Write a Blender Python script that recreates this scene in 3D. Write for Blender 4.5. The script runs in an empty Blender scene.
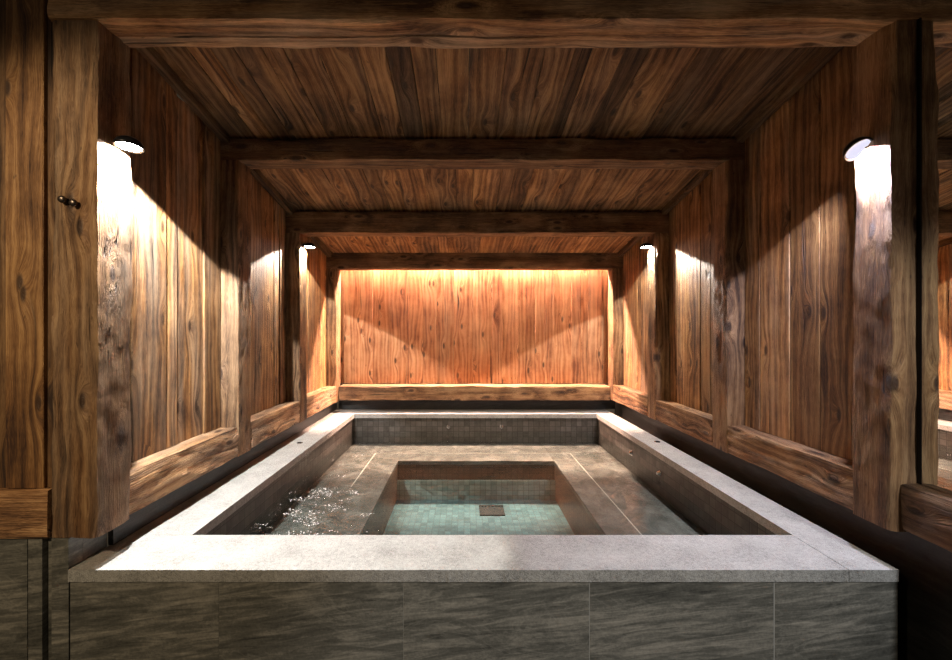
import bpy, bmesh, math, random
from mathutils import Vector, Matrix, noise

C = bpy.context.scene.collection
S = 1 / 300.0            # one survey unit in metres
ZC = 1.593               # eye height
random.seed(7)


def U(x, y, z):
    return Vector((x * S, y * S, ZC + z * S))


# ------------------------------------------------------------------ materials
class NT:
    def __init__(s, name):
        s.m = bpy.data.materials.new(name); s.m.use_nodes = True
        s.t = s.m.node_tree; s.t.nodes.clear()
        s.out = s.t.nodes.new('ShaderNodeOutputMaterial')

    def n(s, kind, ins=None, **kw):
        nd = s.t.nodes.new('ShaderNode' + kind)
        for k, v in kw.items(): setattr(nd, k, v)
        for k, v in (ins or {}).items(): s.set(nd.inputs[k], v)
        return nd

    def set(s, sock, v):
        if isinstance(v, bpy.types.NodeSocket): s.t.links.new(v, sock)
        elif isinstance(v, bpy.types.Node): s.t.links.new(v.outputs[0], sock)
        else: sock.default_value = v

    def math(s, op, a, b=0.0, c=0.0, clamp=False):
        return s.n('Math', {0: a, 1: b, 2: c}, operation=op, use_clamp=clamp).outputs[0]

    def vmath(s, op, a, b=(0, 0, 0)):
        return s.n('VectorMath', {0: a, 1: b}, operation=op).outputs[0]

    def mix(s, f, a, b, blend='MIX'):
        nd = s.n('Mix', data_type='RGBA', blend_type=blend)
        s.set(nd.inputs['Factor'], f); s.set(nd.inputs[6], a); s.set(nd.inputs[7], b)
        return nd.outputs[2]

    def noise(s, vec, scale=1.0, detail=3.0, rough=.55, dist=0.0):
        return s.n('TexNoise', {'Vector': vec, 'Scale': scale, 'Detail': detail, 'Roughness': rough, 'Distortion': dist}).outputs[0]

    def ramp(s, f, stops, interp='LINEAR'):
        nd = s.n('ValToRGB', {0: f}); r = nd.color_ramp; r.interpolation = interp
        while len(r.elements) < len(stops): r.elements.new(.5)
        for e, (p, c) in zip(r.elements, stops):
            e.position = p
            e.color = (c, c, c, 1) if isinstance(c, (int, float)) else (*c, 1)
        return nd.outputs[0]

    def rng(s, f, a, b, c=0.0, d=1.0):
        return s.n('MapRange', {0: f, 1: a, 2: b, 3: c, 4: d}).outputs[0]

    def bsdf(s, color, rough=.6, normal=None, **kw):
        b = s.n('BsdfPrincipled', {'Base Color': color, 'Roughness': rough})
        if normal is not None: s.set(b.inputs['Normal'], normal)
        for k, v in kw.items(): s.set(b.inputs[k.replace('_', ' ')], v)
        s.set(s.out.inputs['Surface'], b); return s.m


def wood(name, lo, mid, hi, bump=1.0, crack=.5, grey=(.20, .15, .10), grain=1.0, con=1.0):
    t = NT(name)
    P = t.n('Attribute', attribute_name='gc').outputs['Vector']
    T = t.n('SeparateXYZ', {0: t.n('Attribute', attribute_name='tint').outputs['Vector']})
    Q = t.n('SeparateXYZ', {0: P})
    # knots: sparse cells, stretched along the grain
    kv = t.n('TexVoronoi', {'Vector': t.n('CombineXYZ', {0: t.math('MULTIPLY', Q.outputs[0], 2.6), 1: t.math('MULTIPLY', t.math('ADD', Q.outputs[1], Q.outputs[2]), 7.0)}).outputs[0], 'Scale': 1.0}, feature='F1', voronoi_dimensions='2D')
    gate = t.math('GREATER_THAN', t.n('SeparateColor', {0: kv.outputs['Color']}).outputs[0], .30)
    kd = kv.outputs['Distance']
    kn = t.math('MULTIPLY', t.rng(kd, .05, .10, 1, 0), gate)
    kh = t.math('MULTIPLY', t.rng(kd, .0, .42, 1, 0), gate)
    # warped growth rings
    w1 = t.noise(t.vmath('MULTIPLY', P, (1.6, 7, 7)), 1, 2)
    r = t.math('ADD', Q.outputs[1], t.math('MULTIPLY', w1, .075))
    r = t.math('ADD', r, t.math('MULTIPLY', t.math('MULTIPLY', kh, kh), .05))
    G = t.n('CombineXYZ', {0: Q.outputs[0], 1: r, 2: Q.outputs[2]}).outputs[0]
    rmask = t.noise(t.vmath('MULTIPLY', P, (.5, 4, 4)), 1, 2)
    ring = t.n('TexWave', {'Vector': t.vmath('MULTIPLY', G, (.22, 1, .6)), 'Scale': 8.0 * grain, 'Distortion': 7.0, 'Detail': 2.0, 'Detail Scale': .8},
               wave_type='BANDS', bands_direction='Y', wave_profile='SIN').outputs[1]
    broad = t.noise(t.vmath('MULTIPLY', G, (.9, 16, 16)), 1, 3, .6)
    fine = t.noise(t.vmath('MULTIPLY', G, (5, 230, 230)), 1, 3, .6)
    streak = t.noise(t.vmath('MULTIPLY', G, (1.1, 75, 75)), 1, 4, .75)
    stain = t.noise(P, 3.5, 4, .6)
    # split cracks along the grain
    ck = t.noise(t.vmath('ADD', t.vmath('MULTIPLY', G, (1.5, 55, 55)), (9, 3, 1)), 1, 2, .5)
    crk = t.rng(ck, .33 - .03 * crack, .36, 1, 0)
    crk = t.math('MULTIPLY', crk, t.rng(t.noise(t.vmath('MULTIPLY', P, (1.5, 6, 6)), 1, 1), .45, .6, 0, 1))
    f = t.math('MULTIPLY_ADD', broad, 1.4, -.70 + .5)
    grit = t.noise(t.vmath('MULTIPLY', G, (30, 420, 420)), 1, 2, .7)
    for src, wgt in ((streak, .75 * con), (fine, 1.0 * con), (grit, .9 * con), (ring, .34), (stain, 1.5)):
        f = t.math('ADD', f, t.math('MULTIPLY_ADD', src, wgt, -.5 * wgt))
    f = t.rng(f, 0.0, 1.0)
    col = t.ramp(f, [(0, lo), (.48, mid), (1, hi)])
    gcol = t.mix(1.0, grey, t.ramp(f, [(0, .35), (1, 1.6)]), 'MULTIPLY')
    gf = t.math('MULTIPLY', t.rng(t.noise(t.vmath('MULTIPLY', P, (1.2, 9, 9)), 1, 3), .4, .65), T.outputs[1], clamp=True)
    col = t.mix(gf, col, gcol)
    spk = t.rng(t.noise(t.vmath('MULTIPLY', P, (16, 48, 48)), 1, 2, .6), .70, .76)
    col = t.mix(t.math('MULTIPLY', spk, .7), col, (.04, .018, .008, 1))
    col = t.mix(t.math('MULTIPLY', kn, .85), col, (.035, .014, .006, 1))
    col = t.mix(t.math('MULTIPLY', crk, .85), col, (.012, .006, .003, 1))
    br = t.n('CombineXYZ', {0: T.outputs[0], 1: T.outputs[0], 2: T.outputs[0]}).outputs[0]
    col = t.mix(1.0, col, br, 'MULTIPLY')
    h = t.math('ADD', t.math('MULTIPLY', fine, .8), t.math('MULTIPLY', streak, .8))
    h = t.math('ADD', h, t.math('MULTIPLY', grit, .5))
    h = t.math('ADD', h, t.math('MULTIPLY', ring, .10))
    h = t.math('SUBTRACT', h, t.math('MULTIPLY', crk, 1.6))
    h = t.math('ADD', h, t.math('MULTIPLY', kn, .4))
    bp = t.n('Bump', {'Height': h, 'Strength': min(1, .8 * bump), 'Distance': .0035 * max(1, bump)})
    return t.bsdf(col, t.rng(f, 0, 1, .75, .55), bp.outputs[0])


M = {}
M['board'] = wood('aged larch boards', (.055, .020, .006), (.25, .115, .036), (.54, .30, .115), 1.0, .8, (.25, .18, .12, 1))
M['timber'] = wood('hewn larch timber', (.055, .021, .007), (.245, .120, .046), (.50, .295, .135), 1.5, 1.0, (.26, .185, .12, 1))
M['back'] = wood('red larch boards', (.15, .050, .018), (.42, .190, .080), (.62, .360, .185), .7, .4, (.40, .26, .15, 1), 1.0, .6)

CRD = ('TexCoord', 'Object')


def granite():
    t = NT('flamed grey granite')
    P = t.n('TexCoord').outputs['Object']
    n1 = t.noise(P, 260, 3, .7); n2 = t.noise(P, 9, 4, .6); n3 = t.noise(P, 70, 4, .6)
    f = t.math('ADD', t.math('MULTIPLY', n1, .7), t.math('ADD', t.math('MULTIPLY', n2, .35), t.math('MULTIPLY', n3, .35)))
    c = t.ramp(t.rng(f, .45, .95), [(0, (.09, .09, .085)), (.45, (.32, .32, .305)), (1, (.54, .54, .525))])
    bp = t.n('Bump', {'Height': t.math('ADD', n1, n3), 'Strength': .5, 'Distance': .006})
    return t.bsdf(c, .6, bp.outputs[0])


def slate(name, base=1.0, wet=.42, hue=(1, 1, 1)):
    t = NT(name)
    P = t.n('TexCoord').outputs['Object']
    A = t.n('Attribute', attribute_name='gc').outputs['Vector']
    V = t.vmath('ADD', P, A)
    wv = t.vmath('MULTIPLY', V, (.8, .8, 2.2))
    rot = t.n('VectorRotate', {'Vector': wv, 'Axis': (0, 1, 0), 'Angle': .35}).outputs[0]
    n1 = t.noise(rot, 2.2, 7, .62, 1.6)
    n2 = t.noise(t.vmath('MULTIPLY', rot, (1, 1, 4)), 5, 8, .7, 1.0)
    n3 = t.noise(V, 120, 3, .6)
    vein = t.rng(t.math('ABSOLUTE', t.math('SUBTRACT', n1, .5)), 0, .02, 1, 0)
    f = t.math('ADD', t.math('MULTIPLY', n2, .9), t.math('ADD', t.math('MULTIPLY', n1, .5), t.math('MULTIPLY', n3, .2)))
    c = t.ramp(t.rng(f, .58, 1.02), [(0, (.020 * base, .021 * base, .020 * base)), (.5, (.075 * base, .076 * base, .071 * base)), (1, (.19 * base, .185 * base, .17 * base))])
    c = t.mix(t.math('MULTIPLY', vein, .12), c, (.30 * base, .30 * base, .28 * base, 1))
    c = t.mix(1.0, c, (*hue, 1), 'MULTIPLY')
    bp = t.n('Bump', {'Height': f, 'Strength': .35, 'Distance': .004})
    return t.bsdf(c, wet, bp.outputs[0])


def mosaic(name, c0, c1, grout, size=.05, rough=.35):
    t = NT(name)
    P = t.n('TexCoord').outputs['Object']
    N = t.n('SeparateXYZ', {0: t.n('NewGeometry').outputs['True Normal']})
    V = t.vmath('MULTIPLY', P, (1 / size, 1 / size, 1 / size))
    fr = t.n('SeparateXYZ', {0: t.vmath('FRACTION', V)})
    cell = t.vmath('FLOOR', t.vmath('ADD', V, (.003, .003, .003)))
    m = None
    for i in range(3):
        d = t.math('ABSOLUTE', t.math('SUBTRACT', fr.outputs[i], .5))
        e = t.rng(d, .44, .47)
        e = t.math('MULTIPLY', e, t.math('LESS_THAN', t.math('ABSOLUTE', N.outputs[i]), .5))
        m = e if m is None else t.math('MAXIMUM', m, e)
    rnd = t.n('TexWhiteNoise', {0: cell}, noise_dimensions='3D').outputs[0]
    n = t.noise(P, 40, 4, .6)
    c = t.mix(t.math('ADD', t.math('MULTIPLY', rnd, .6), t.math('MULTIPLY', t.rng(n, .3, .7), .4)), c0, c1)
    c = t.mix(m, c, grout)
    bp = t.n('Bump', {'Height': t.math('SUBTRACT', 1, m), 'Strength': .4, 'Distance': .002})
    return t.bsdf(c, rough, bp.outputs[0])


def plain(name, col, rough=.5, metal=0.0):
    t = NT(name)
    n = t.noise(t.n('TexCoord').outputs['Object'], 60, 2)
    c = t.mix(t.math('MULTIPLY', n, .3), (*col, 1), tuple(x * .7 for x in col) + (1,))
    return t.bsdf(c, rough, None, Metallic=metal)


def emit(name, col, k):
    t = NT(name)
    e = t.n('Emission', {'Color': (*col, 1), 'Strength': k})
    t.set(t.out.inputs['Surface'], e); return t.m


def water_mat():
    t = NT('clear rippled water')
    P = t.n('TexCoord').outputs['Object']
    sp = t.n('SeparateXYZ', {0: P})
    n1 = t.noise(P, 9, 3, .5, .6); n2 = t.noise(P, 55, 3, .65, .6); n3 = t.noise(P, 4, 2)
    # livelier where the jets stir it: front left of the basin
    near = t.math('MULTIPLY', t.rng(sp.outputs[1], 3.1, 1.9), t.rng(sp.outputs[0], -.15, -.75))
    near = t.math('MULTIPLY', near, t.rng(n3, .3, .6, .4, 1))
    amp = t.math('ADD', .22, t.math('MULTIPLY', near, 1.0), clamp=True)
    h = t.math('ADD', t.math('MULTIPLY', n1, .5), t.math('MULTIPLY', t.math('MULTIPLY', n2, near), .9))
    bp = t.n('Bump', {'Height': h, 'Strength': amp, 'Distance': .05})
    fr = t.n('Fresnel', {'IOR': 1.33, 'Normal': bp.outputs[0]})
    tr = t.n('BsdfTransparent', {'Color': (.84, .90, .89, 1)})
    gl = t.n('BsdfGlossy', {'Color': (1, 1, 1, 1), 'Roughness': .02, 'Normal': bp.outputs[0]})
    mx = t.n('MixShader', {0: fr.outputs[0], 1: tr.outputs[0], 2: gl.outputs[0]})
    t.set(t.out.inputs['Surface'], mx); return t.m


M['granite'] = granite()
M['slate'] = slate('dark riven slate', 1.7, .42, (1, .98, .92))
M['slate_dark'] = slate('black slate', .22, .5)  # near black, so the shade under the rails is in its colour
M['tile'] = mosaic('grey brown mosaic', (.028, .024, .020, 1), (.095, .09, .078, 1), (.022, .019, .016, 1), .052)
M['bench'] = slate('warm grey bench stone', 1.55, .4, (1.02, 1.0, .96))
M['pit'] = mosaic('teal mosaic', (.02, .075, .095, 1), (.12, .25, .27, 1), (.05, .10, .105, 1), .045)
M['pit_ledge'] = mosaic('pale green mosaic', (.15, .24, .22, 1), (.32, .42, .38, 1), (.12, .17, .16, 1), .045)  # light on the lower back pit wall, put into the tile colour
M['pit_wall'] = mosaic('brown mosaic', (.05, .033, .024, 1), (.10, .065, .045, 1), (.03, .02, .015, 1), .05)  # dark brown carries the shade on the upper pit sides
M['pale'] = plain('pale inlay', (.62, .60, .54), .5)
M['black'] = plain('black painted metal', (.012, .012, .014), .3, .6)
M['chrome'] = plain('polished steel', (.65, .65, .66), .18, 1)
M['rust'] = plain('old iron', (.16, .13, .11), .35, 1)
M['grout'] = plain('dark grout', (.05, .05, .047), .8)
M['palegrout'] = plain('pale grout', (.30, .30, .28), .8)
M['water'] = water_mat()
t = NT('mirror glass'); M['mirror'] = t.bsdf((.86, .88, .86, 1), .0, None, Metallic=1.0)


# ------------------------------------------------------------------ geometry
def link(name, bm, mat, parent=None, smooth=False, seed=None, tint=None):
    me = bpy.data.meshes.new(name); bm.to_mesh(me); bm.free()
    me.materials.append(mat)
    if smooth:
        for p in me.polygons: p.use_smooth = True
    o = bpy.data.objects.new(name, me); C.objects.link(o)
    if parent:
        o.parent = parent
        o.matrix_parent_inverse = Matrix.Translation(-parent.location)
    return o


def thing(o, label, cat, group=None, kind=None):
    o['label'] = label; o['category'] = cat
    if group: o['group'] = group
    if kind: o['kind'] = kind
    return o


def structure(o, label=None, cat=None):
    o['kind'] = 'structure'
    if label: o['label'] = label
    if cat: o['category'] = cat
    return o


def empty(name, loc, label, cat, group=None):
    o = bpy.data.objects.new(name, None); C.objects.link(o); o.location = loc
    o.empty_display_size = .05
    return thing(o, label, cat, group)


def recentre(o):
    """put the origin at the base centre"""
    vs = [v.co for v in o.data.vertices]
    c = Vector(((min(v.x for v in vs) + max(v.x for v in vs)) / 2, (min(v.y for v in vs) + max(v.y for v in vs)) / 2, min(v.z for v in vs)))
    o.data.transform(Matrix.Translation(-c)); o.location = c
    return o


def timber(name, x0, x1, y0, y1, z0, z1, axis, seed, rough=.004, wane=.012, tint=(1, .5), mat='timber', seg=.016, skew=None, split=None, parent=None):
    """A hewn timber: rounded rectangular section swept along its axis and hewn by noise."""
    a, b = U(x0, y0, z0), U(x1, y1, z1)
    ax = 'xyz'.index(axis); oth = [i for i in range(3) if i != ax]
    if ax == 1: oth = [2, 0]
    L = b[ax] - a[ax]; n = max(4, int(L / seg))
    ca, cb = (a[oth[0]] + b[oth[0]]) / 2, (a[oth[1]] + b[oth[1]]) / 2
    ha, hb = (b[oth[0]] - a[oth[0]]) / 2, (b[oth[1]] - a[oth[1]]) / 2
    K = 9
    bm = bmesh.new(); gl = bm.verts.layers.float_vector.new('gc'); tl = bm.verts.layers.float_vector.new('tint')
    off = Vector((seed * 3.17 % 29, seed * 1.93 % 17, seed * 2.71 % 23))
    rows = []
    for i in range(n + 1):
        s = a[ax] + L * i / n; row = []
        for q in range(4):
            # wane of the corner this side starts at / ends at
            us = [-1 + 2 * k / K for k in range(K)]
            if split and q == 0: us = sorted([w_ for w_ in us if abs(w_ - split[0]) > .14] + [split[0] - .055, split[0] - .03, split[0] + .03, split[0] + .055])
            for u in us:
                if q == 0: p = (u, -1)
                elif q == 1: p = (1, u)
                elif q == 2: p = (-u, 1)
                else: p = (-1, -u)
                pa, pb = p[0] * ha, p[1] * hb
                cw = wane * (.35 + 1.5 * abs(noise.noise(Vector((s * 1.7, seed + (p[0] > 0) * 5, (p[1] > 0) * 9)))))
                da, db = ha - abs(pa), hb - abs(pb)
                if da + db < cw:
                    m = (cw - da - db) * .5
                    pa -= math.copysign(m, pa); pb -= math.copysign(m, pb)
                nv = Vector((s * 3.0, pa * 9 + seed * 7.3, pb * 9))
                low = noise.noise(nv)
                mid = noise.noise(Vector((s * 6, pa * 55 + seed, pb * 55)))
                hi = noise.noise(Vector((s * 16, pa * 130, pb * 130 + seed)))
                d = rough * (low * .8 + mid * .9 + hi * .55)
                if split and q == 0 and abs(abs(u - split[0]) - .03) < .002:
                    fade = max(0, min(1, (s - split[1]) / .1, (split[2] - s) / .25)); d += .018 * fade * max(.25, .8 + noise.noise(Vector((s * 4, 1, 1))))
                if split and q == 0 and abs(u - split[0]) < .07: pa += .006 * noise.noise(Vector((s * 2.1, 4, 4)))
                if p[1] == -1: pb += d
                elif p[1] == 1: pb -= d
                if abs(p[0]) == 1 and p[1] not in (-1, 1): pa -= math.copysign(d, pa)
                co = [0, 0, 0]; co[ax] = s; co[oth[0]] = ca + pa; co[oth[1]] = cb + pb
                v = bm.verts.new(co)
                v[gl] = Vector((s, co[oth[0]], co[oth[1]])) + off
                v[tl] = Vector((tint[0], tint[1], 0))
                row.append(v)
        rows.append(row)
    m = len(rows[0])
    for i in range(n):
        for k in range(m):
            bm.faces.new((rows[i][k], rows[i][(k + 1) % m], rows[i + 1][(k + 1) % m], rows[i + 1][k]))
    bm.faces.new(rows[0][::-1]); bm.faces.new(rows[-1])
    bmesh.ops.recalc_face_normals(bm, faces=bm.faces)
    o = link(name, bm, M[mat], parent)
    for p in o.data.polygons: p.use_smooth = len(p.vertices) == 4
    o.data.set_sharp_from_angle(angle=math.radians(38)) if hasattr(o.data, 'set_sharp_from_angle') else None
    if not parent: recentre(o)
    return o


def board(bm, gl, tl, p000, du, dv, dw, seed, tint, along='u', bev=.0025):
    """one sawn board spanned by three edge vectors; grain runs along du"""
    o = Vector(p000); nu = max(1, int(du.length / .12))
    off = Vector((seed * 3.7 % 31, seed * 1.3 % 19, seed * 2.3 % 27))
    uu, vv, ww = du.normalized(), dv.normalized(), dw.normalized()
    V, W = dv.length, dw.length
    rings = []
    sec = [(0, bev), (bev, 0), (V - bev, 0), (V, bev), (V, W), (0, W)]
    bow = random.uniform(-.0015, .0015); ph = random.random() * 9
    for i in range(nu + 1):
        s = du.length * i / nu
        r = []
        for (q, w) in sec:
            jit = .0012 * noise.noise(Vector((s * 3, ph, q * 3)))
            c = o + uu * s + vv * (q + (jit if 0 < i < nu else 0)) + ww * (w + bow * math.sin(math.pi * i / nu) * (w < W / 2))
            v = bm.verts.new(c)
            v[gl] = Vector((s, q, w)) + off; v[tl] = Vector((tint[0], tint[1], 0)); r.append(v)
        rings.append(r)
    m = len(sec)
    for i in range(nu):
        for k in range(m):
            bm.faces.new((rings[i][k], rings[i][(k + 1) % m], rings[i + 1][(k + 1) % m], rings[i + 1][k]))
    bm.faces.new(rings[0][::-1]); bm.faces.new(rings[-1])


def newbm():
    bm = bmesh.new()
    return bm, bm.verts.layers.float_vector.new('gc'), bm.verts.layers.float_vector.new('tint')


def box(bm, x0, x1, y0, y1, z0, z1, bev=0.0, gc=None, raw=False):
    a, b = (Vector((x0, y0, z0)), Vector((x1, y1, z1))) if raw else (U(x0, y0, z0), U(x1, y1, z1))
    r = bmesh.ops.create_cube(bm, size=1)
    vs = r['verts']
    for v in vs:
        v.co = Vector([(a[i] + b[i]) / 2 + v.co[i] * (b[i] - a[i]) for i in range(3)])
    if bev:
        es = list({e for v in vs for e in v.link_edges})
        r = bmesh.ops.bevel(bm, geom=es, offset=bev, segments=2, affect='EDGES', profile=.6)
        vs = list({v for f in r['faces'] for v in f.verts} | {v for v in vs if v.is_valid})
    if gc is not None:
        l = bm.verts.layers.float_vector.get('gc') or bm.verts.layers.float_vector.new('gc')
        for v in vs: v[l] = gc
    return vs


# Reference frames along the alcove (depth in units, 423 = the first frame's front)
FR = [423, 698, 960, 1235]      # fronts of the four portal frames
TH = 44
LX, RX = -372, 434              # inner faces of posts
LW, RW = -400, 461              # board faces of the side walls
BY = 1318                       # board face of the back wall
BB = [312, 284, 225, 186]       # undersides of the four beams


def ceil(y): return 325 - 74 * (y / 423 - 1.65)


# ---- posts
frame_word = ['front', 'second', 'third', 'rearmost']
post_lab = {
    ('l', 0): 'thick weathered timber post at left front with two iron pegs on its face',
    ('l', 1): 'rough timber post on the left wall between first and second panels, without lamp',
    ('l', 2): 'timber post on the left wall carrying the small far lamp',
    ('l', 3): 'timber post in the back left corner beside the red board wall',
    ('r', 0): 'wide timber post at right front carrying the black round lamp, against the mirror',
    ('r', 1): 'dark timber post on the right wall between first and second panels, without lamp',
    ('r', 2): 'timber post on the right wall carrying the small far lamp',
    ('r', 3): 'timber post in the back right corner beside the red board wall',
}
tints = {('l', 0): (.82, .8), ('l', 1): (.75, .5), ('l', 2): (.8, .45), ('l', 3): (.85, .3), ('r', 0): (.78, .3), ('r', 1): (.66, .3), ('r', 2): (.8, .4), ('r', 3): (.85, .3)}
for i, y in enumerate(FR):
    rg = [.008, .006, .006, .004][i]; lx = LX + (6 if i == 0 else 0)
    thing(timber('timber_post', LX - 42, lx, y, y + TH, -206, BB[i], 'z', 11 + i * 3, rg, .016, tints['l', i]), post_lab['l', i], 'post')
    thing(timber('timber_post', RX - (7 if i == 0 else 0), RX + (46 if i == 0 else 40), y, y + TH, -200, BB[i], 'z', 31 + i * 5, rg * .8, .018, tints['r', i]), post_lab['r', i], 'post')

# ---- beams
beam_lab = ['front ceiling beam, nearest and widest, with a long split along its pale underside',
            'second ceiling beam from the front, dark brown',
            'third ceiling beam from the front, its lower edge lit by the far lamps',
            'rearmost and shortest looking ceiling beam, cracked, above the red board wall']
bt = [(1.75, .95), (.62, .35), (.72, .35), (.72, .4)]  # first tint raised to carry the light bounced onto that beam
for i, y in enumerate(FR):
    thing(timber('ceiling_beam', LX - 44, RX + 46, y - (1 if i == 0 else 0), y + TH, BB[i] + .3, (ceil(y + 22) if i < 3 else 262) - 1, 'x', 71 + i * 4, .005, .011, bt[i], split=(.12, -1.27, .35) if i == 0 else None), beam_lab[i], 'beam')

# ---- sill rails below the board panels
rail_lab = ['hewn sill rail under the nearest left wall boards', 'hewn sill rail under the middle left wall boards', 'short sill rail under the farthest left wall boards',
            'hewn sill rail under the nearest right wall boards', 'hewn sill rail under the middle right wall boards', 'short sill rail under the farthest right wall boards']
for i in range(3):
    y0, y1 = FR[i] + TH + .5, FR[i + 1] - .5
    thing(timber('sill_rail', LX - 40, LX - 1, y0, y1, -205, -157, 'y', 101 + i, .007, .005, (1.25, .8)), rail_lab[i], 'rail')
    thing(timber('sill_rail', RX + 1, RX + 40, y0, y1, -200, -154, 'y', 121 + i, .006, .006, (.95, .4)), rail_lab[3 + i], 'rail')
thing(timber('sill_rail', LX + 1, RX - 1, 1254, BY - 2, -203, -161, 'x', 141, .004, .010, (.95, .3)), 'long sill rail under the red back wall boards, with a lit top edge', 'rail')
thing(timber('sill_rail', -720, LX - 43, 421, 452, -206, -158, 'x', 151, .003, .008, (1.45, .1)), 'honey coloured rail at far left above the slate, left of the front post', 'rail')  # raised tint puts room light into the wood colour
thing(timber('sill_rail', RX + 2, RX + 42, 120, FR[0] - 1, -198, -151, 'y', 161, .004, .010, (.62, .2)), 'dark rail under the mirror at far right', 'rail')


# ---- board walls
def rtint(base=1.0, var=.3, g=None):
    return (base * random.uniform(1 - var, 1 + var), random.random() ** 1.5 if g is None else g)


def side_wall(name, xface, sgn, seed, base, zb):
    bm, gl, tl = newbm(); k = seed
    for i in range(3):
        y, y1 = FR[i] + TH + .6, FR[i + 1] - .6
        while y < y1 - .5:
            w = random.choice([24, 34, 42, 50, 60])
            if y + w > y1 - 12: w = y1 - y
            k += 1; d = random.uniform(0, 3.5); gg = random.uniform(.55, 1.5) if (sgn < 0 and i == 0) else None
            x = xface + sgn * d
            zt = ceil(y + w) - 1
            board(bm, gl, tl, U(x, y + .4, zb), Vector((0, 0, (zt - zb) * S)), Vector((0, (w - .8) * S, 0)), Vector((sgn * (9 - d) * S, 0, 0)), k, rtint(base * (1.2 if gg else 1.02), .38, gg))  # front left bay paler and greyer: lamp light put into its tint
            y += w
    bmesh.ops.recalc_face_normals(bm, faces=bm.faces)
    structure(link(name, bm, M['board']), 'vertical aged larch boards between posts', 'wall')


side_wall('wall_left', LW, -1, 200, .95, -157)
side_wall('wall_right', RW, 1, 400, .78, -154)

bm, gl, tl = newbm(); x = -412; k = 600
while x < 474:
    w = random.choice([22, 30, 38, 44, 52, 60]); k += 1
    d = random.uniform(0, 1.5)
    board(bm, gl, tl, U(x + .3, BY + d, -160), Vector((0, 0, (262 + 160) * S)), Vector(((w - .6) * S, 0, 0)), Vector((0, 8 * S, 0)), k, rtint(1.0, .16, random.uniform(0, .6)), bev=.0015)
    x += w
bmesh.ops.recalc_face_normals(bm, faces=bm.faces)
structure(link('wall_back', bm, M['back']), 'reddish larch boards on the back wall', 'wall')

# wall facing the room, left of the front post
bm, gl, tl = newbm()
for (xa, xb, tn, d) in [(-416, -424, (.5, .2), 3), (-424.5, -463, (.80, .0), 0), (-463.5, -560, (.5, .1), 2), (-560.5, -720, (.6, .2), 1)]:
    board(bm, gl, tl, U(xb, 427 + d, -157.5), Vector((0, 0, 540 * S)), Vector(((xa - xb) * S, 0, 0)), Vector((0, 10 * S, 0)), int(-xb), tn)
bmesh.ops.recalc_face_normals(bm, faces=bm.faces)
structure(link('wall_front', bm, M['board']), 'wide knotty boards facing the room at far left', 'wall')

# ---- ceiling boards, sloping down towards the back
bm, gl, tl = newbm()


def cboard(xa, xb, y0, y1, tn, k):
    a = U(xa, y0, ceil(y0)); du = U(xa, y1, ceil(y1)) - a
    board(bm, gl, tl, a, du, Vector(((xb - xa) * S, 0, 0)), Vector((0, 0, 8 * S)), k, tn, bev=.002)


px = [100, 128, 154, 166, 180, 207, 238, 262, 300, 345, 376, 404, 432, 470, 512, 555, 589, 608, 645, 672, 729, 756, 800, 850, 900]
pt = [.6, .6, 1.15, 1.2, .5, .62, .8, .6, .75, 1.05, .38, .85, .95, .9, .85, .8, .45, 1.1, .38, 1.05, .40, .6, .65, .6]
for j in range(len(px) - 1):
    cboard((px[j] - 464) * 1.12 + .3, (px[j + 1] - 464) * 1.12 - .3, FR[0] + TH + .5, FR[1] + TH, (pt[j] * .95, .35), 800 + j)
for i in (1, 2):
    x = -416
    while x < 478:
        w = random.choice([26, 34, 42, 54, 62]); cboard(x + .3, x + w - .3, FR[i] + TH + .5, FR[i + 1] + TH, rtint(.95, .3, .35), 900 + i * 50 + int(x) % 47)
        x += w
a = U(-416, FR[3] + TH + .5, 262)
board(bm, gl, tl, a, U(-416, BY + 10, 262) - a, Vector((894 * S, 0, 0)), Vector((0, 0, 8 * S)), 997, (.8, .3))
bmesh.ops.recalc_face_normals(bm, faces=bm.faces)
structure(link('ceiling', bm, M['board']), 'sloping larch board ceiling between the beams', 'ceiling')

# ---- dark cover strips where walls meet the ceiling
n = 0
for i in (0, 1, 2):
    for (xa, xb) in ((LW + .5, LW + 13), (RW - 13, RW - .5)):
        y0, y1 = FR[i] + TH + 1, FR[i + 1] - 1
        bm, gl, tl = newbm()
        a = U(xa, y0, ceil(y0) - 13)
        board(bm, gl, tl, a, U(xa, y1, ceil(y1) - 13) - a, Vector(((xb - xa) * S, 0, 0)), Vector((0, 0, 12.5 * S)), 1000 + n, (.38, .2))
        bmesh.ops.recalc_face_normals(bm, faces=bm.faces)
        n += 1
        structure(link('trim_%d' % n, bm, M['board']))

# ---- mirror on the right, standing on its rail
e = empty('wall_mirror', U(454, 270, -150.5), 'tall frameless mirror at the right edge, reflecting the far left wall', 'mirror')
bm = bmesh.new(); box(bm, 452, 456, 120, 418, -150.5, 420); link('mirror_glass', bm, M['mirror'], e)
bm = bmesh.new(); box(bm, 451.2, 456, 418.3, 421.8, -150.5, 311); link('edge_seal', bm, M['black'], e)

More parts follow.
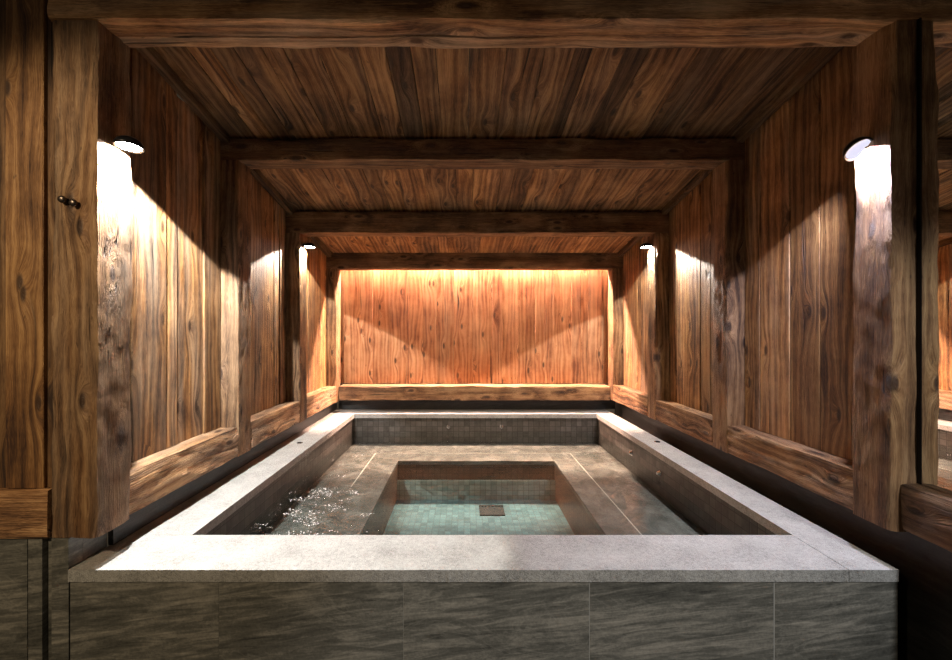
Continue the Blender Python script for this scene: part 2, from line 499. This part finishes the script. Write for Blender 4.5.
# ---- slate surfaces of the shell
bm = bmesh.new(); bm.verts.layers.float_vector.new('gc')
cuts = [-720, -640, -437.5, -422.5, -414, -396]
for a, b in zip(cuts[:-1], cuts[1:]):
    if (a, b) == (-422.5, -414):
        box(bm, a, b, 430, 440, -478, -207, 0, Vector((0, 0, 3)))
        continue
    box(bm, a + .4, b - .4, 424, 440, -478, -207, .0015, Vector((random.random() * 9, 0, random.random() * 9)))
box(bm, -414, -396.4, 440, 470, -478, -206.5, 0, Vector((2, 1, 1)))
structure(link('wall_slate_left', bm, M['slate']), 'dark slate cladding at lower left', 'wall')
bm = bmesh.new(); bm.verts.layers.float_vector.new('gc')
box(bm, -396, -390, 470.5, 1300, -237, -206.5, 0, Vector((2, 1, 1)))
box(bm, 466, 476, 100, 1308, -478, -200.5, 0, Vector((4, 1, 2)))
box(bm, -386, 466, 1302, 1312, -237, -203.5, 0, Vector((1, 6, 2)))
structure(link('wall_slate_right', bm, M['slate_dark']), 'black slate riser recessed under the rails', 'wall')
bm = bmesh.new(); bm.verts.layers.float_vector.new('gc')
box(bm, -720, 720, -300, 1330, -484, -478, 0, Vector((0, 0, 0)))
structure(link('floor', bm, M['slate_dark']), 'dark stone floor', 'floor')

# ---- plunge pool
pool = empty('plunge_pool', U(33, 860, -477.5), 'square stone plunge pool with pale granite rim and dark slate front', 'pool')
IL, IR, IF, IB = -319, 385, 496, 1228
OL, OR, OF, OB = -396, 435, 423, 1301
CT, CBt = -238, -250


def slab(x0, x1, y0, y1, rough_front=False):
    bm = bmesh.new()
    box(bm, x0, x1, y0, y1, CBt, CT)
    L = max((x1 - x0), (y1 - y0)); cut = int(L * S / .012)
    long = [e for e in bm.edges if abs((e.verts[0].co - e.verts[1].co)[0 if (x1 - x0) > (y1 - y0) else 1]) > .3]
    bmesh.ops.subdivide_edges(bm, edges=long, cuts=min(cut, 240), use_grid_fill=True)
    for v in bm.verts:
        q = v.co * 60
        lo = v.co.z < U(0, 0, -244).z
        v.co.y += .0022 * noise.noise(q) * (1 if lo else .35) * (abs(v.co.y - U(0, OF, 0).y) < .002)
        v.co.z += .0012 * noise.noise(q * .5) if lo else 0
    return link('rim_slab', bm, M['granite'], pool)


slab(OL, IR - .3, OF, IF)
slab(IR + .3, OR, OF, OB)
slab(OL, IL, IF + .5, OB)
slab(IL + .5, IR - .3, IB, OB)
# slate front panels
bm = bmesh.new(); bm.verts.layers.float_vector.new('gc')
for a, b in [(-395, -246), (-245.9, -61), (-60.6, 125.6), (126.4, 310.6), (311.9, 435)]:
    box(bm, a, b, OF + 1.2, OF + 16, -477, CBt - .3, .001, Vector((random.random() * 9, 0, random.random() * 9)))
for i in range(5):
    box(bm, 422, 434, OF + 16.5 + i * 172, OF + 188 + i * 172, -477, CBt - .3, .001, Vector((random.random() * 9, 3, 1)))
link('front_panel', bm, M['slate'], pool)
bm = bmesh.new()
box(bm, -394, 434, OF + 1.5, OF + 14, -476.5, CBt - .6)
link('grout_bed', bm, M['palegrout'], pool)
# basin walls
bm = bmesh.new()
g = 5
box(bm, IL - 16, IL - g, IF - 10, IB + 12, -326, CBt - .2)
box(bm, IR + g, IR + 16, IF - 10, IB + 12, -326, CBt - .2)
box(bm, IL - g, IR + g, IF - 16, IF - g, -326, CBt - .2)
box(bm, IL - g, IR + g, IB + g, IB + 16, -326, CBt - .2)
link('basin_wall', bm, M['tile'], pool)
# bench ring round the pit
PX0, PX1, PY0, PY1 = -167, 228, 634, 1070
bm = bmesh.new(); bm.verts.layers.float_vector.new('gc')
bz0, bz1 = -336, -326
box(bm, IL - g, PX0, IF - g, IB + g, bz0, bz1, .004, Vector((1, 2, 3)))
box(bm, PX1, IR + g, IF - g, IB + g, bz0, bz1, .004, Vector((4, 2, 3)))
box(bm, PX0 + .2, PX1 - .2, IF - g, PY0, bz0, bz1, .004, Vector((5, 1, 3)))
box(bm, PX0 + .2, PX1 - .2, PY1, IB + g, bz0, bz1, .004, Vector((6, 2, 2)))
link('bench', bm, M['bench'], pool)
bm = bmesh.new()
PZ = -420
box(bm, PX0 - 12, PX0 - 1, PY0 - 12, PY1 + 12, PZ, bz0)
box(bm, PX1 + 1, PX1 + 12, PY0 - 12, PY1 + 12, PZ, bz0)
box(bm, PX0 - 1, PX1 + 1, PY0 - 12, PY0 - 1, PZ, bz0)
box(bm, PX0 - 1, PX1 + 1, PY1 + 1, PY1 + 12, PZ, bz0)
link('pit_wall', bm, M['pit_wall'], pool)
bm = bmesh.new(); box(bm, PX0 - 1, PX1 + 1, PY0 - 1, PY1 + 1, PZ - 6, PZ)
link('pit_floor', bm, M['pit'], pool)
bm = bmesh.new(); box(bm, PX0 - .8, PX1 + .8, PY1 - 10, PY1 + .8, PZ + .1, PZ + 46)
link('pit_ledge', bm, M['pit_ledge'], pool)
# pale line laid on the bench for a reflection in the water
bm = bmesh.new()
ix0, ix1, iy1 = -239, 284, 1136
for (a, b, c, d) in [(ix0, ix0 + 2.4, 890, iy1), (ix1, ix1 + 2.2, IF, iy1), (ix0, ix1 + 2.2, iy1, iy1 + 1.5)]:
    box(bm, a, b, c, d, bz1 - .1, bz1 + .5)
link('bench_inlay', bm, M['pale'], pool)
# drain grate
bm = bmesh.new()
dx, dy = 64, 993
for i in range(7):
    box(bm, dx - 26 + i * 8, dx - 22 + i * 8, dy - 24, dy + 24, PZ + .2, PZ + 2)
box(bm, dx - 28, dx + 30, dy - 28, dy - 23, PZ + .2, PZ + 3); box(bm, dx - 28, dx + 30, dy + 23, dy + 28, PZ + .2, PZ + 3)
box(bm, dx - 28, dx + 30, dy - 23, dy + 23, PZ + .05, PZ + .6)
link('drain_grate', bm, plain('dull dark bronze', (.012, .026, .028), .95), pool)


def cyl(bm, c, ax, r, h, n=24, r2=None, seg=1):
    """cylinder from c along ax"""
    ax = Vector(ax).normalized(); q = ax.to_track_quat('Z', 'Y').to_matrix().to_4x4()
    bmesh.ops.create_cone(bm, cap_ends=True, segments=n, radius1=r, radius2=r if r2 is None else r2, depth=h, matrix=Matrix.Translation(Vector(c) + ax * h / 2) @ q)


def lathe(bm, c, ax, prof, n=28):
    ax = Vector(ax).normalized(); q = ax.to_track_quat('Z', 'Y').to_matrix()
    rings = []
    for (r, h) in prof:
        rings.append([bm.verts.new(Vector(c) + q @ Vector((r * math.cos(2 * math.pi * k / n), r * math.sin(2 * math.pi * k / n), h))) for k in range(n)])
    for i in range(len(rings) - 1):
        for k in range(n): bm.faces.new((rings[i][k], rings[i][(k + 1) % n], rings[i + 1][(k + 1) % n], rings[i + 1][k]))
    bm.faces.new(rings[0][::-1]); bm.faces.new(rings[-1])
    bmesh.ops.recalc_face_normals(bm, faces=bm.faces)


# water jets in the basin walls
for (p, ax) in [((IR + g, 2.32 * 423, -281), (-1, 0, 0)), ((IR + g, 1.99 * 423, -281), (-1, 0, 0)), ((-46, IB + g, -277), (0, -1, 0)), ((109, IB + g, -277), (0, -1, 0))]:
    bm = bmesh.new()
    lathe(bm, U(*p), ax, [(.020, -.001), (.021, .003), (.018, .007), (.013, .010), (.012, .018), (.009, .022), (.004, .022)])
    link('jet_nozzle', bm, M['chrome'], pool, smooth=True)

# push buttons set in the rim
for nm, p in [('left', (-352, 2.144 * 423, CT)), ('right', (418, 2.164 * 423, CT))]:
    e = empty('push_button', U(*p), 'small round steel button set in the %s granite rim' % nm, 'button', 'steel buttons in the pool rim')
    bm = bmesh.new(); lathe(bm, U(*p), (0, 0, 1), [(.020, 0.0003), (.021, .002), (.018, .004), (.014, .004)]); link('bezel', bm, M['chrome'], e, smooth=True)
    bm = bmesh.new(); lathe(bm, U(*p), (0, 0, 1), [(.0125, .0042), (.0125, .006), (.009, .008), (.003, .0085)]); link('cap', bm, M['black'], e, smooth=True)

# water surface
bm = bmesh.new()
bmesh.ops.create_grid(bm, x_segments=320, y_segments=320, size=.5)
for v in bm.verts:
    x = (IL - g + 1) + (v.co.x + .5) * (IR - IL + 2 * g - 2); y = (IF - g + 1) + (v.co.y + .5) * (IB - IF + 2 * g - 2)
    k = max(0, min(1, (-40 - x) / 200)) * max(0, min(1, (950 - y) / 350))
    h = .0030 * noise.noise(Vector((x * .025, y * .025, 0))) + .0013 * noise.noise(Vector((x * .09, y * .09, 7)))
    k *= max(0, .35 + 1.1 * noise.noise(Vector((x * .012, y * .012, 5))))
    h += k * (.026 * noise.noise(Vector((x * .08, y * .08, 3))) + .014 * noise.noise(Vector((x * .2, y * .2, 3))))
    v.co = U(x, y, -292) + Vector((0, 0, h))
water = thing(link('pool_water', bm, M['water'], None, smooth=True), 'clear rippling water filling the stone plunge pool', 'water')


# white flecks modelled for froth and sparkle on the water, too many to count
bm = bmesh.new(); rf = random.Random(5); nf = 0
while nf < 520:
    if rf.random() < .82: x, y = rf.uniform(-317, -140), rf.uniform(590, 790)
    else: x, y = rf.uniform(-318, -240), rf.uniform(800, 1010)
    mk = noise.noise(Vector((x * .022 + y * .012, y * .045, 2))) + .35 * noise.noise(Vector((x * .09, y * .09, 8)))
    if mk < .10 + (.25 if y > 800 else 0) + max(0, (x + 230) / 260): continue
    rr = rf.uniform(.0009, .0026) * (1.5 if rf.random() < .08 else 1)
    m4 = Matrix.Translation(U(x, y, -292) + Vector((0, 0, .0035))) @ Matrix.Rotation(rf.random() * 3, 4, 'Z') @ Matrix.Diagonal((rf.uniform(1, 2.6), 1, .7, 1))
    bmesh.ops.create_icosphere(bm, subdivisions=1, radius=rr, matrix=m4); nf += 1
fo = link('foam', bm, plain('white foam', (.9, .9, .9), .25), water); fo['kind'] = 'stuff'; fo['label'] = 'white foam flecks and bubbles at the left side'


# ---- iron pegs on the front left post
for (x, z, w) in [(-399, 132, 'upper'), (-388, 128.5, 'lower')]:
    c = U(x, 424.5, z)
    bm = bmesh.new()
    lathe(bm, c, (.15, -1, -.1), [(.006, -.01), (.006, .010), (.0105, .013), (.0125, .018), (.011, .023), (.005, .026)], 16)
    thing(recentre(link('iron_peg', bm, M['rust'], None, smooth=True)), 'round headed iron peg in the front left post, the %s one of the pair' % w, 'peg', 'iron pegs on the front left post')


# ---- lamps
def lamp(x, y, z, side, col, watts, label, glow=60, tilt=.46, ax=(0, -.05, -1)):
    e = empty('wall_lamp', U(x, y, z), label, 'lamp')
    c = U(x, y, z)
    s = -side                                   # away from post
    ax = Vector(ax).normalized()
    bm = bmesh.new()
    lathe(bm, c - ax * .030, ax, [(.010, 0), (.026, .004), (.038, .013), (.044, .026), (.045, .036), (.041, .036), (.038, .030), (.01, .029)], 32)
    link('housing', bm, M['black'], e, smooth=True)
    bm = bmesh.new(); lathe(bm, c + ax * -.0005, ax, [(.037, 0), (.037, .003), (.02, .0045), (.005, .005)], 32)
    link('lens', bm, emit('lens_' + side_n[side], col, glow), e, smooth=True)
    bm = bmesh.new(); cyl(bm, c + Vector((side * .012, 0, .012)), (side, 0, .0), .012, .040, 16)
    link('bracket', bm, M['black'], e, smooth=True)
    ld = bpy.data.lights.new('lamp_light', 'SPOT'); ld.energy = watts; ld.color = col
    ld.spot_size = math.radians(138); ld.spot_blend = .06; ld.shadow_soft_size = .012
    lo = bpy.data.objects.new('lamp_light', ld); C.objects.link(lo)
    lo.location = c + ax * .016
    lo.rotation_euler = Vector((side * tilt, 0, -1)).to_track_quat('-Z', 'Y').to_euler()
    lo.parent = e; lo.matrix_parent_inverse = Matrix.Translation(-e.location)


side_n = {-1: 'a', 1: 'b'}
WARM, COOL = (1, .90, .78), (.82, .80, 1.0)
lamp(-353, 446, 196, -1, (1, .96, .93), 240, 'glaring small lamp on the front left post')
lamp(420, 451, 195, 1, COOL, 80, 'black round lamp on the front right post, its lens in clear view', 1.0, .52, (.12, -.65, -.9))
lamp(-358, 982, 198, -1, (1, .90, .80), 80, 'small bright lamp on the far left post', 80, .30)
lamp(423, 982, 198, 1, (1, .90, .80), 80, 'small bright lamp on the far right post', 80, .30)

# ---- warm light strip behind the rearmost beam
bm = bmesh.new(); box(bm, LX + 4, RX - 4, 1311, 1318.4, 246, 249)
structure(link('trim_7', bm, emit('warm strip', (1, .62, .47), 1750)), 'warm light strip hidden behind the rearmost beam above the red boards', 'light')


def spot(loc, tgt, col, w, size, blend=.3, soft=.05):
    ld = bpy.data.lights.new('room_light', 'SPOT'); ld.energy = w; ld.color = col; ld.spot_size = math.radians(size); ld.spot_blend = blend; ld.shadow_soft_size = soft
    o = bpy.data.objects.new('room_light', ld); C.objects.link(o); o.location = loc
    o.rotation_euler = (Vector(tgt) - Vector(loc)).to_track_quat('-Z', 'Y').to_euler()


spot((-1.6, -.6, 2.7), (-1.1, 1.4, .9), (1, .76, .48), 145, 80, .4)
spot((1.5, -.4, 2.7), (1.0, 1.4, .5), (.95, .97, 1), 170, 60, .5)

w = bpy.data.worlds.new('room'); bpy.context.scene.world = w; w.use_nodes = True
w.node_tree.nodes['Background'].inputs[0].default_value = (1, .75, .5, 1)
w.node_tree.nodes['Background'].inputs[1].default_value = .06

# ---- camera
cd = bpy.data.cameras.new('camera'); cam = bpy.data.objects.new('camera', cd); C.objects.link(cam)
cd.sensor_width = 36; cd.sensor_fit = 'HORIZONTAL'; cd.lens = 423 * 36 / 952
cd.shift_x = 12 / 952; cd.shift_y = 2 / 952
cd.clip_start = .02
cam.location = (0, 0, ZC); cam.rotation_euler = (math.pi / 2, 0, 0)
sc = bpy.context.scene; sc.camera = cam
sc.view_settings.view_transform = 'Standard'; sc.view_settings.look = 'None'
sc.view_settings.gamma = 1; sc.view_settings.use_curve_mapping = False
sc.view_settings.exposure = 0
sc.cycles.max_bounces = 10; sc.cycles.diffuse_bounces = 6; sc.cycles.glossy_bounces = 5; sc.cycles.transparent_max_bounces = 10
sc.cycles.use_denoising = True
sc.cycles.denoiser = 'OPENIMAGEDENOISE'
sc.cycles.denoising_prefilter = 'NONE'
sc.cycles.sample_clamp_indirect = 6
